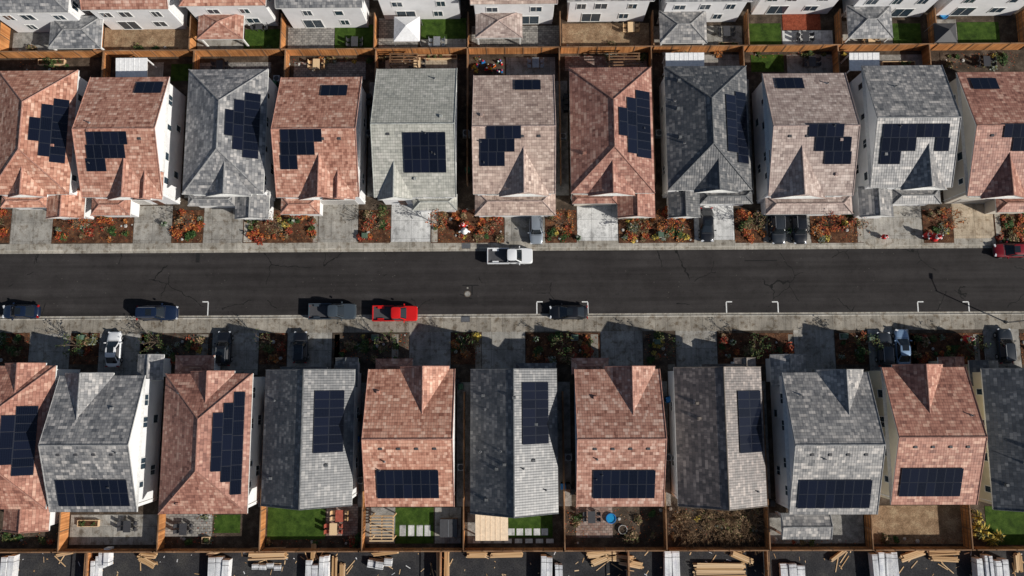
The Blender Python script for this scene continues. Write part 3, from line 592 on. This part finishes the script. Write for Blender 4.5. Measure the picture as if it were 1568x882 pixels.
# ---------------------------------------------------------------- vehicles
def se(hx,hy,n=5,N=32,cx=0,ta=.0):
    o=[]
    for k in range(N):
        t=2*math.pi*(k+.5)/N; c,s=math.cos(t),math.sin(t)
        x=hx*math.copysign(abs(c)**(2/n),c); y=hy*math.copysign(abs(s)**(2/n),s); y*=1-ta*(x/hx)**2 if hx else 1
        o.append((cx+x,y))
    return o
def ring(pl,z,zf=None): return [(x,y,z if zf is None else zf(x)) for x,y in pl]
def car(name,px,py,ang,L,kind,pt,z=.008,wd=1.86):
    X,Y=P(px,py,.8); m=MB(pt,'car_glass','tyre','headlight','taillight','trim_dark'); hw=wd/2; hl=L/2
    hood=.98 if kind=='suv' else (.86 if kind=='sedan' else 1.08)
    top={'suv':1.68,'sedan':1.42,'pickup':1.82}[kind]
    def deck(x):
        t=x/hl
        return hood-.16*max(0,t-.3)-.06*max(0,-t-.6)
    if kind!='pickup':
        rings=[ring(se(hl*.97,hw*.9,7,32,ta=.05),.24),ring(se(hl,hw*.98,6,32,ta=.07),.42),ring(se(hl*.995,hw,6,32,ta=.08),.62),ring(se(hl*.97,hw*.97,6,32,ta=.09),0,lambda x:deck(x)-.07),ring(se(hl*.93,hw*.88,5,32,ta=.1),0,deck),ring(se(hl*.5,hw*.5,4,32),0,lambda x:deck(x)+.03)]
        m.loft(rings,pt,True,True)
    else:
        cabx=-hl*.08
        cx=(hl+cabx)/2; hx=(hl-cabx)/2
        m.loft([ring(se(hx*.98,hw*.92,8,32,cx),.35),ring(se(hx,hw,8,32,cx),.6),ring(se(hx*.99,hw*.98,7,32,cx),.95),ring(se(hx*.95,hw*.9,6,32,cx),1.08),ring(se(hx*.5,hw*.5,4,32,cx),1.11)],pt,True,True)
        b0,b1=-hl,cabx+.12
        m.box(b0,b1,-hw+.02,hw-.02,.45,.72,pt); m.box(b0+.1,b1-.05,-hw+.12,hw-.12,.72,.735,'trim_dark')
        m.box(b0+.002,b1-.002,-hw,-hw+.11,.5,1.08,pt); m.box(b0+.002,b1-.002,hw-.11,hw,.5,1.08,pt); m.box(b0,b0+.09,-hw+.11,hw-.11,.6,1.07,pt); m.box(b1-.08,b1,-hw+.11,hw-.11,.6,1.09,pt)
        for s in (-1,1): m.box(b0+.65,b0+1.45,s*(hw-.25)-.13,s*(hw-.25)+.13,.72,.92,pt)
        m.box(b0-.12,b0,-hw*.9,hw*.9,.45,.6,'metal_gray')
    if kind=='suv': g0,g1,r0,r1=-.47,.20,-.43,.07
    elif kind=='sedan': g0,g1,r0,r1=-.40,.24,-.23,.06
    else: g0,g1,r0,r1=-.085,.27,-.06,.15
    gb=se((g1-g0)*L/2,hw*.9,7,32,(g1+g0)*L/2,.04); gt=se((r1-r0)*L/2,hw*.74,6,32,(r1+r0)*L/2,.05)
    N=32
    def gm(j,k,n):
        if j>=1: return pt
        t=2*math.pi*(k+1)/N; c,s=abs(math.cos(t)),abs(math.sin(t))
        if .55<c/s<1.25 if s>1e-6 else False: return pt
        if abs(math.cos(t))<.1: return 'trim_dark'
        return 'car_glass'
    zb=hood-.02
    m.loft([ring(gb,zb),ring(gt,top-.06),ring([(x*1.0,y*.97) for x,y in gt],top-.02),ring(se((r1-r0)*L/2*.8,hw*.58,5,32,(r1+r0)*L/2,.05),top+.02)],gm,False,True)
    if kind=='suv' :
        for s in (-1,1): m.box(r0*L+.3,r1*L-.2,s*hw*.62-.02,s*hw*.62+.02,top-.01,top+.06,'metal_gray')
    if kind!='pickup' and R()<.6: cxr=(r0+r1)*L/2+.25; m.box(cxr-.3,cxr+.45,-.42,.42,top,top+.028,'car_glass')
    for fx in (.31,-.30):
        for s in (-1,1):
            m.beam((fx*L,s*(hw-.2),.34),(fx*L,s*(hw+.005),.34),.34,.34,'tyre',16); m.beam((fx*L,s*(hw+.005),.34),(fx*L,s*(hw+.015),.34),.2,.19,'metal_gray',12)
    for s in (-1,1):
        m.obox(hl*.94,s*hw*.66,.6,.76,.2,.36,-s*.35,'headlight'); m.obox(-hl*(.955 if kind!='pickup' else .99),s*hw*.76,.62,.86,.12,.3,s*.25,'taillight')
        m.obox((g1-.06)*L,s*(hw+.1),hood-.02,hood+.14,.14,.24,0,pt,.8)
        for dx in (.02,-.17): m.box(dx*L+(.0 if kind!='pickup' else .1*L),dx*L+.015+(.0 if kind!='pickup' else .1*L),*rr(s*(hw*.99),s*(hw*1.006)),.4,.8,'trim_dark')
    m.box(hl*.93,hl*1.0,-.5,.5,.34,.55,'trim_dark')
    xh=(g1+.01)*L
    m.box(xh,xh+.05,-hw*.75,hw*.75,deck(xh)-.02,deck(xh)+.03,'trim_dark')
    o=m.build(name,origin=(X,Y,z),smooth=True,rotz=ang,local=True); return o
A0=0;AU=math.pi/2;AD=-math.pi/2
car('white_pickup_truck',781,392,A0,5.8,'pickup','paint_white',wd=2.05)
car('parked_red_car',1552,383,math.pi,4.8,'sedan','paint_maroon')
car('parked_car',31,477,math.pi,4.7,'sedan','paint_navy')
car('parked_suv',240,479,A0,5.3,'suv','paint_navy',wd=2.0)
car('gray_pickup_truck',509,477,A0,6.0,'pickup','paint_gray',wd=2.05)
car('red_pickup_truck',605,480,A0,5.7,'pickup','paint_red',wd=2.0)
car('parked_car',871,478,math.pi,4.9,'sedan','paint_black')
zd=.135
car('parked_suv',821,351,AD,3.9,'suv','paint_silver',zd,1.8)
car('parked_car',1082,344,AD,4.5,'sedan','paint_black',zd)
car('parked_van',1191,350,AD,4.0,'suv','paint_charcoal',zd,1.9); car('parked_suv',1224,350,AD,4.0,'suv','paint_black',zd,1.85)
car('white_car',174,535,AU,4.5,'sedan','paint_white',zd); car('parked_suv',343,534,AU,4.4,'suv','paint_black',zd); car('parked_suv',460,532,AU,4.0,'suv','paint_black',zd)
car('parked_suv',1354,535,AU,4.3,'suv','paint_charcoal',zd); car('blue_car',1382,532,AU,4.6,'sedan','paint_blue',zd,1.8); car('parked_suv',1539,530,AU,4.4,'suv','paint_charcoal',zd)
# ---------------------------------------------------------------- street lamp
X,Y=P(1540,494); m=MB('metal_gray'); m.lathe(X,Y,[(.2,.14),(.2,.3),(.1,.4)],'concrete_kerb',10); m.beam((X,Y,.3),(X,Y,5.6),.09,.06,'metal_gray',10); m.beam((X,Y,5.5),(X-.2,Y+1.5,5.75),.05,.04,'metal_gray',8)
m.obox(X-.24,Y+1.8,5.68,5.82,.32,.75,0,'metal_gray',.85); m.build('street_lamp',origin=(X,Y,.14),smooth=True)
# ---------------------------------------------------------------- yard objects
def santa(px,py,s=1.0,body='fabric_red'):
    X,Y=P(px,py); z=Z0; m=MB(body,'white_plastic','skin_tone')
    for d in (-.22,.22): m.lathe(X+d*s,Y,[(.16*s,z),(.18*s,z+.25*s),(.15*s,z+.4*s)],'plastic_black',10)
    m.lathe(X,Y,[(.3*s,z+.3*s),(.5*s,z+.5*s),(.55*s,z+.9*s),(.4*s,z+1.3*s),(.2*s,z+1.45*s)],body,14)
    m.lathe(X,Y,[(.55*s,z+.72*s),(.58*s,z+.82*s),(.55*s,z+.9*s)],'plastic_black',14)
    m.lathe(X,Y,[(.15*s,z+1.4*s),(.28*s,z+1.55*s),(.28*s,z+1.75*s),(.2*s,z+1.85*s)],'skin_tone',12); m.lathe(X,Y-.12*s,[(.1*s,z+1.3*s),(.25*s,z+1.45*s),(.22*s,z+1.62*s)],'white_plastic',10)
    m.lathe(X,Y,[(.3*s,z+1.78*s),(.32*s,z+1.86*s),(.28*s,z+1.93*s)],'white_plastic',12); m.loft([[(X+d+r*math.cos(k*.524)*s,Y+r*math.sin(k*.524)*s,zz) for k in range(12)] for r,zz,d in ((.26,z+1.92*s,0),(.16,z+2.15*s,.05*s),(.05,z+2.3*s,.2*s))],body,False,True)
    m.lathe(X+.22*s,Y,[(.04*s,z+2.24*s),(.1*s,z+2.3*s),(.04*s,z+2.4*s)],'white_plastic',8)
    for d in (-1,1):
        m.beam((X+d*.35*s,Y,z+1.2*s),(X+d*.75*s,Y-.1,z+1.0*s),.15*s,.12*s,body,8); m.beam((X+d*.75*s,Y-.1,z+1.0*s),(X+d*.85*s,Y-.12,z+.98*s),.15*s,.13*s,'white_plastic',8)
    m.build('inflatable_santa',origin=(X,Y,Z0),smooth=True)
santa(712,356,.85,'white_plastic'); santa(1424,366,1.0); santa(1414,362,.7); santa(1350,364,.6); santa(1473,520,.95); santa(710,346,.6)
def canopy(px,py,wx,wy,h,mat,name='canopy_tent'):
    X,Y=P(px,py,h); m=MB(mat); a,b=wx/2,wy/2
    ap=(X,Y,h+.9); cs=[(X-a,Y-b,h),(X+a,Y-b,h),(X+a,Y+b,h),(X-a,Y+b,h)]
    for i in range(4):
        p,q_=cs[i],cs[(i+1)%4]; m.face([p,q_,ap],mat); m.face([p,q_,(q_[0],q_[1],h-.25),(p[0],p[1],h-.25)],mat); m.beam(p,(p[0],p[1],Z0),.04,.04,'metal_gray',6)
    m.build(name,origin=(X,Y,Z0))
canopy(623,44,3.4,3.4,2.5,'white_plastic'); canopy(1448,50,2.8,2.6,2.4,'metal_dark','gazebo')
def flatcover(x0,x1,y0,y1,h,mat,name='patio_cover',slat=False):
    a,b,c,d=PR(x0,x1,y0,y1,h); m=MB(mat,'trim_white')
    if slat:
        n=int((d-c)/.35)
        for k in range(n+1): yy=c+(d-c)*k/n; m.box(a,b,yy-.06,yy+.06,h,h+.12,mat)
        for xx in (a+.1,(a+b)/2,b-.1): m.box(xx-.06,xx+.06,c,d,h-.16,h-.001,mat)
    else:
        m.hexa([(a,c,h-.1),(b,c,h-.1),(b,d,h+.15),(a,d,h+.15)],[(a,c,h),(b,c,h),(b,d,h+.25),(a,d,h+.25)],mat)
        for k in range(1,int((b-a)/.6)): m.hexa([(a+k*.6,c,h),(a+k*.6+.04,c,h),(a+k*.6+.04,d,h+.25),(a+k*.6,d,h+.25)],[(a+k*.6,c,h+.03),(a+k*.6+.04,c,h+.03),(a+k*.6+.04,d,h+.28),(a+k*.6,d,h+.28)],mat)
    for xx in (a+.12,b-.12):
        for yy in (c+.12,d-.12): m.box(xx-.07,xx+.07,yy-.07,yy+.07,Z0,h-.1,mat)
    m.build(name,origin=((a+b)/2,(c+d)/2,Z0))
flatcover(178,226,90,118,2.6,'white_plastic'); flatcover(1019,1078,82,104,2.6,'white_plastic'); flatcover(1300,1346,82,108,2.6,'white_plastic'); flatcover(728,778,786,828,2.5,'fabric_cream'); flatcover(566,603,790,828,2.4,'lumber','pergola',True); flatcover(596,640,83,100,2.3,'fence_cap','pergola',True); flatcover(932,980,82,100,2.4,'fence_cap','pergola',True)
def pool(px,py,r,h=.35,mats=('plastic_blue','water_blue'),name='kiddie_pool'):
    X,Y=P(px,py); m=MB(*mats); m.lathe(X,Y,[(r,Z0),(r*1.05,Z0+h*.5),(r,Z0+h),(r*.88,Z0+h),(r*.86,Z0+h*.7)],lambda j,k,n:mats[0] if j<4 else mats[1],20); m.build(name,origin=(X,Y,Z0),smooth=True)
pool(935,793,.62); pool(1443,24,.6); pool(953,810,.55,.3,('rock','soil'),'fire_pit')
X,Y=P(688,806); m=MB('trim_dark'); m.obox(X,Y,Z0+.03,Z0+.85,2.1,2.1,0,'fence_cap'); m.obox(X,Y,Z0+.85,Z0+.97,2.2,2.2,0,'trim_dark',.96); m.box(X-.02,X+.02,Y-1,Y+1,Z0+.97,Z0+.985,'metal_gray'); m.build('hot_tub',origin=(X,Y,Z0))
def stones(lst):
    m=MB('concrete_new')
    for x,y,a,b in lst: X,Y=P(x,y); m.box(X-a/2,X+a/2,Y-b/2,Y+b/2,Z0,Z0+.06,0)
    X,Y=P(lst[0][0],lst[0][1]); m.build('stepping_stones',origin=(X,Y,Z0))
stones([(617,812,.75,1.3),(630,812,.75,1.3),(643,812,.75,1.3),(655,812,.75,1.3)]); stones([(783,814,.8,.8),(796,814,.8,.8),(809,814,.8,.8),(822,814,.8,.8),(834,814,.8,.8)]); stones([(x,828,.9,.5) for x in range(730,850,16)])
def table_set(px,py,mat,cm=None):
    cm=cm or mat
    X,Y=P(px,py); m=MB(mat); m.box(X-.45,X+.45,Y-.7,Y+.7,Z0+.7,Z0+.76,mat)
    for a in (-.38,.38):
        for b in (-.6,.6): m.box(X+a-.03,X+a+.03,Y+b-.03,Y+b+.03,Z0+.03,Z0+.7,mat)
    for a,b,r in ((-.85,-.35,0),(-.85,.35,0),(.85,-.35,math.pi),(.85,.35,math.pi)):
        cx,cy=X+a,Y+b; m.obox(cx,cy,Z0+.42,Z0+.47,.45,.45,r,cm); s=-1 if a<0 else 1; m.obox(cx+s*.22,cy,Z0+.47,Z0+.95,.05,.45,0,cm)
        for p in (-.19,.19):
            for q_ in (-.19,.19): m.box(cx+p-.02,cx+p+.02,cy+q_-.02,cy+q_+.02,Z0+.03,Z0+.42,cm)
    m.build('patio_table_set',origin=(X,Y,Z0))
table_set(522,788,'brick_paint','lumber'); table_set(513,808,'lumber','brick_paint'); table_set(905,790,'metal_dark'); table_set(545,68,'metal_dark'); table_set(400,42,'metal_dark'); table_set(820,100,'metal_gray'); table_set(1240,98,'metal_dark'); table_set(670,68,'metal_gray'); table_set(965,46,'lumber'); table_set(1330,66,'lumber'); table_set(200,804,'metal_dark'); table_set(487,102,'lumber'); table_set(340,104,'metal_dark'); table_set(1505,98,'metal_dark')
table_set(285,808,'metal_dark'); table_set(100,62,'metal_dark'); table_set(640,100,'lumber','metal_dark'); table_set(1110,52,'metal_dark'); table_set(1230,60,'metal_dark')
def bin_(px,py,mat,a=0):
    X,Y=P(px,py,.5); m=MB(mat); m.obox(X,Y,Z0,Z0+1.0,.5,.55,a,mat,1.18); m.obox(X,Y,Z0+1.0,Z0+1.07,.64,.7,a,mat,.9); m.beam((X-.25,Y+.3,Z0+.12),(X+.25,Y+.3,Z0+.12),.12,.12,'tyre',10); m.obox(X,Y+.36,Z0+.9,Z0+.96,.5,.06,a,mat); m.build('trash_bin',origin=(X,Y,Z0))
for p in [(866,150),(866,159),(866,168),(716,262),(566,150),(566,160),(422,130),(1160,180),(700,585),(706,592),(550,640),(548,672),(1022,612),(396,600),(862,744),(870,744),(876,752),(1180,770),(78,590),(268,210)]: bin_(*p,random.choice(['plastic_black','plastic_green','plastic_blue','plastic_black']),U(-.2,.2))
def ac(px,py):
    X,Y=P(px,py,.5); m=MB('metal_gray'); m.obox(X,Y,Z0,Z0+.08,1.0,1.0,0,'concrete_walk'); m.obox(X,Y,Z0+.08,Z0+.85,.8,.8,0,'metal_gray'); m.lathe(X,Y,[(.34,Z0+.85),(.34,Z0+.88),(.28,Z0+.88)],'metal_dark',14); m.build('air_conditioner_unit',origin=(X,Y,Z0))
for p in [(425,122),(566,205),(714,205),(862,210),(1008,205),(553,735),(706,715),(870,700),(1022,700)]: ac(*p)
m=MB('toy_yellow'); X0_,Y0_=P(750,102)
for _ in range(16):
    X,Y=P(U(730,770),U(92,112)); mt=random.choice(['toy_yellow','toy_orange','plastic_blue','fabric_red','white_plastic','plastic_green','plastic_blue']); s=U(.15,.33); m.obox(X,Y,Z0+.02,Z0+s*1.3,s*1.8,s,U(0,3),mt,.6); m.obox(X,Y,Z0+s*1.3,Z0+s*1.8,s*.7,s*.6,U(0,3),random.choice(['white_plastic','fabric_red']),.7)
m.build('childrens_toys',origin=(X0_,Y0_,Z0))
def planter(x0,x1,y0,y1):
    a,b,c,d=PR(x0,x1,y0,y1,.3); m=MB('lumber')
    m.box(a,b,c,c+.06,Z0,Z0+.45,0);m.box(a,b,d-.06,d,Z0,Z0+.45,0);m.box(a,a+.06,c+.06,d-.06,Z0,Z0+.45,0);m.box(b-.06,b,c+.06,d-.06,Z0,Z0+.45,0); m.box(a+.06,b-.06,c+.06,d-.06,Z0,Z0+.35,'mulch')
    for _ in range(4): leafcloud(m,U(a+.3,b-.3),U(c+.2,d-.2),Z0+.35,.3,.35,50,.06,['leaf_green','leaf_olive'])
    m.build('raised_planter',origin=((a+b)/2,(c+d)/2,Z0))
for a in [(120,152,796,806),(310,322,822,832),(60,100,92,100),(640,700,85,91),(1350,1400,95,103),(1100,1130,66,72)]: planter(*a)
# ---------------------------------------------------------------- construction lot
def wrapped(x0,x1,y0,y1,h=1.1,a=0):
    A,B,C,D=PR(x0,x1,y0,y1,h); X,Y=(A+B)/2,(C+D)/2; w_,l_=B-A,D-C; m=MB('wrap','lumber')
    for t in (-.35,0,.35): m.obox(X-math.sin(a)*l_*t,Y+math.cos(a)*l_*t,.01,.12,w_*.95,.12,a,'lumber')
    n=max(2,round(w_/.9))
    for k in range(n):
        d=(k+.5)/n-.5; hh=h*U(.8,1.1); cx=X+math.cos(a)*w_*d; cy=Y+math.sin(a)*w_*d; sh=U(-.25,.25); cx-=math.sin(a)*sh; cy+=math.cos(a)*sh; aa=a+U(-.04,.04)
        m.obox(cx,cy,.12,hh-.05,w_/n-.05,l_*U(.9,1),aa,'wrap'); m.obox(cx,cy,hh-.05,hh,w_/n-.06,l_*.9,aa,'wrap',.94)
        for t in (-.3,.3): m.obox(cx-math.sin(a)*l_*t,cy+math.cos(a)*l_*t,.12,hh+.012,w_/n,.05,aa,'metal_dark')
    m.build('wrapped_lumber_bundle',origin=(X,Y,0))
for a in [(0,20,853,900),(149,167,842,870),(137,150,855,900),(317,350,853,900),(487,503,850,900),(466,486,862,900),(562,600,857,869,.7,-.1),(850,862,864,900),(828,846,852,900),(1018,1042,846,900),(1196,1234,864,900,.7),(1358,1378,848,895),(1337,1356,847,900),(1510,1522,850,900),(1496,1508,856,900),(1526,1546,858,900),(385,430,863,871,.4)]:
    wrapped(*a)
def lumber(px,py,L,n,a,lay=4,name='lumber_pile'):
    X,Y=P(px,py,.4); m=MB('lumber'); bw=.2
    for z in range(lay):
        for k in range(n):
            if z>1 and R()<.2: continue
            off=(k-(n-1)/2)*bw; l=L*U(.85,1.02); sh=U(-.15,.15); aa=a+U(-.02,.02)
            m.obox(X-math.sin(a)*off+math.cos(a)*sh,Y+math.cos(a)*off+math.sin(a)*sh,.1+z*.11,.1+z*.11+.09,l,bw*.88,aa,'lumber')
    for t in (-.35,.35): m.obox(X+math.cos(a)*L*t,Y+math.sin(a)*L*t,.01,.1,.1,n*bw,a,'lumber')
    for _ in range(3): m.obox(X+U(-1,1),Y+U(-1.2,1.2),.02,.07,U(1,2.2),.1,a+U(-1,1),'lumber')
    m.build(name,origin=(X,Y,0))
h=math.pi/2
for a in [(226,848,2.2,5,-.1),(224,860,2.2,4,-.5),(410,848,4.6,7,.02),(512,872,3.0,3,h),(672,864,3.6,3,h),(684,864,3.6,3,h),(730,848,2.4,5,0),(776,847,4.0,5,.02),(921,848,3.6,4,.1),(918,858,2.2,4,.4),(950,855,3.2,4,-.1),(966,863,3.0,4,-.2),(1102,874,6.4,9,0),(1136,854,2.8,4,-.4),(1398,850,3,4,.3),(1446,845,3.8,4,.05),(1446,856,3.4,3,-.05),(524,876,2,3,h),(1368,872,2,3,h),(590,846,3,3,.1),(480,845,2,3,h),(1284,850,2.5,2,.6),(330,846,2.2,2,.3),(1560,862,2.2,4,h),(100,848,2,2,.2)]: lumber(*a)
for x in (142,1170,960,676):
    X=P(x,860)[0]; fence(X,yFB-.1,X,yFB-5,1.2)
m=MB('lumber')
for _ in range(170):
    X,Y=P(U(0,1568),U(844,890)); m.obox(X,Y,.012,.03,U(.1,.7),U(.04,.12),U(0,3),random.choice(['lumber','wrap','lumber']))
m.build('construction_debris')
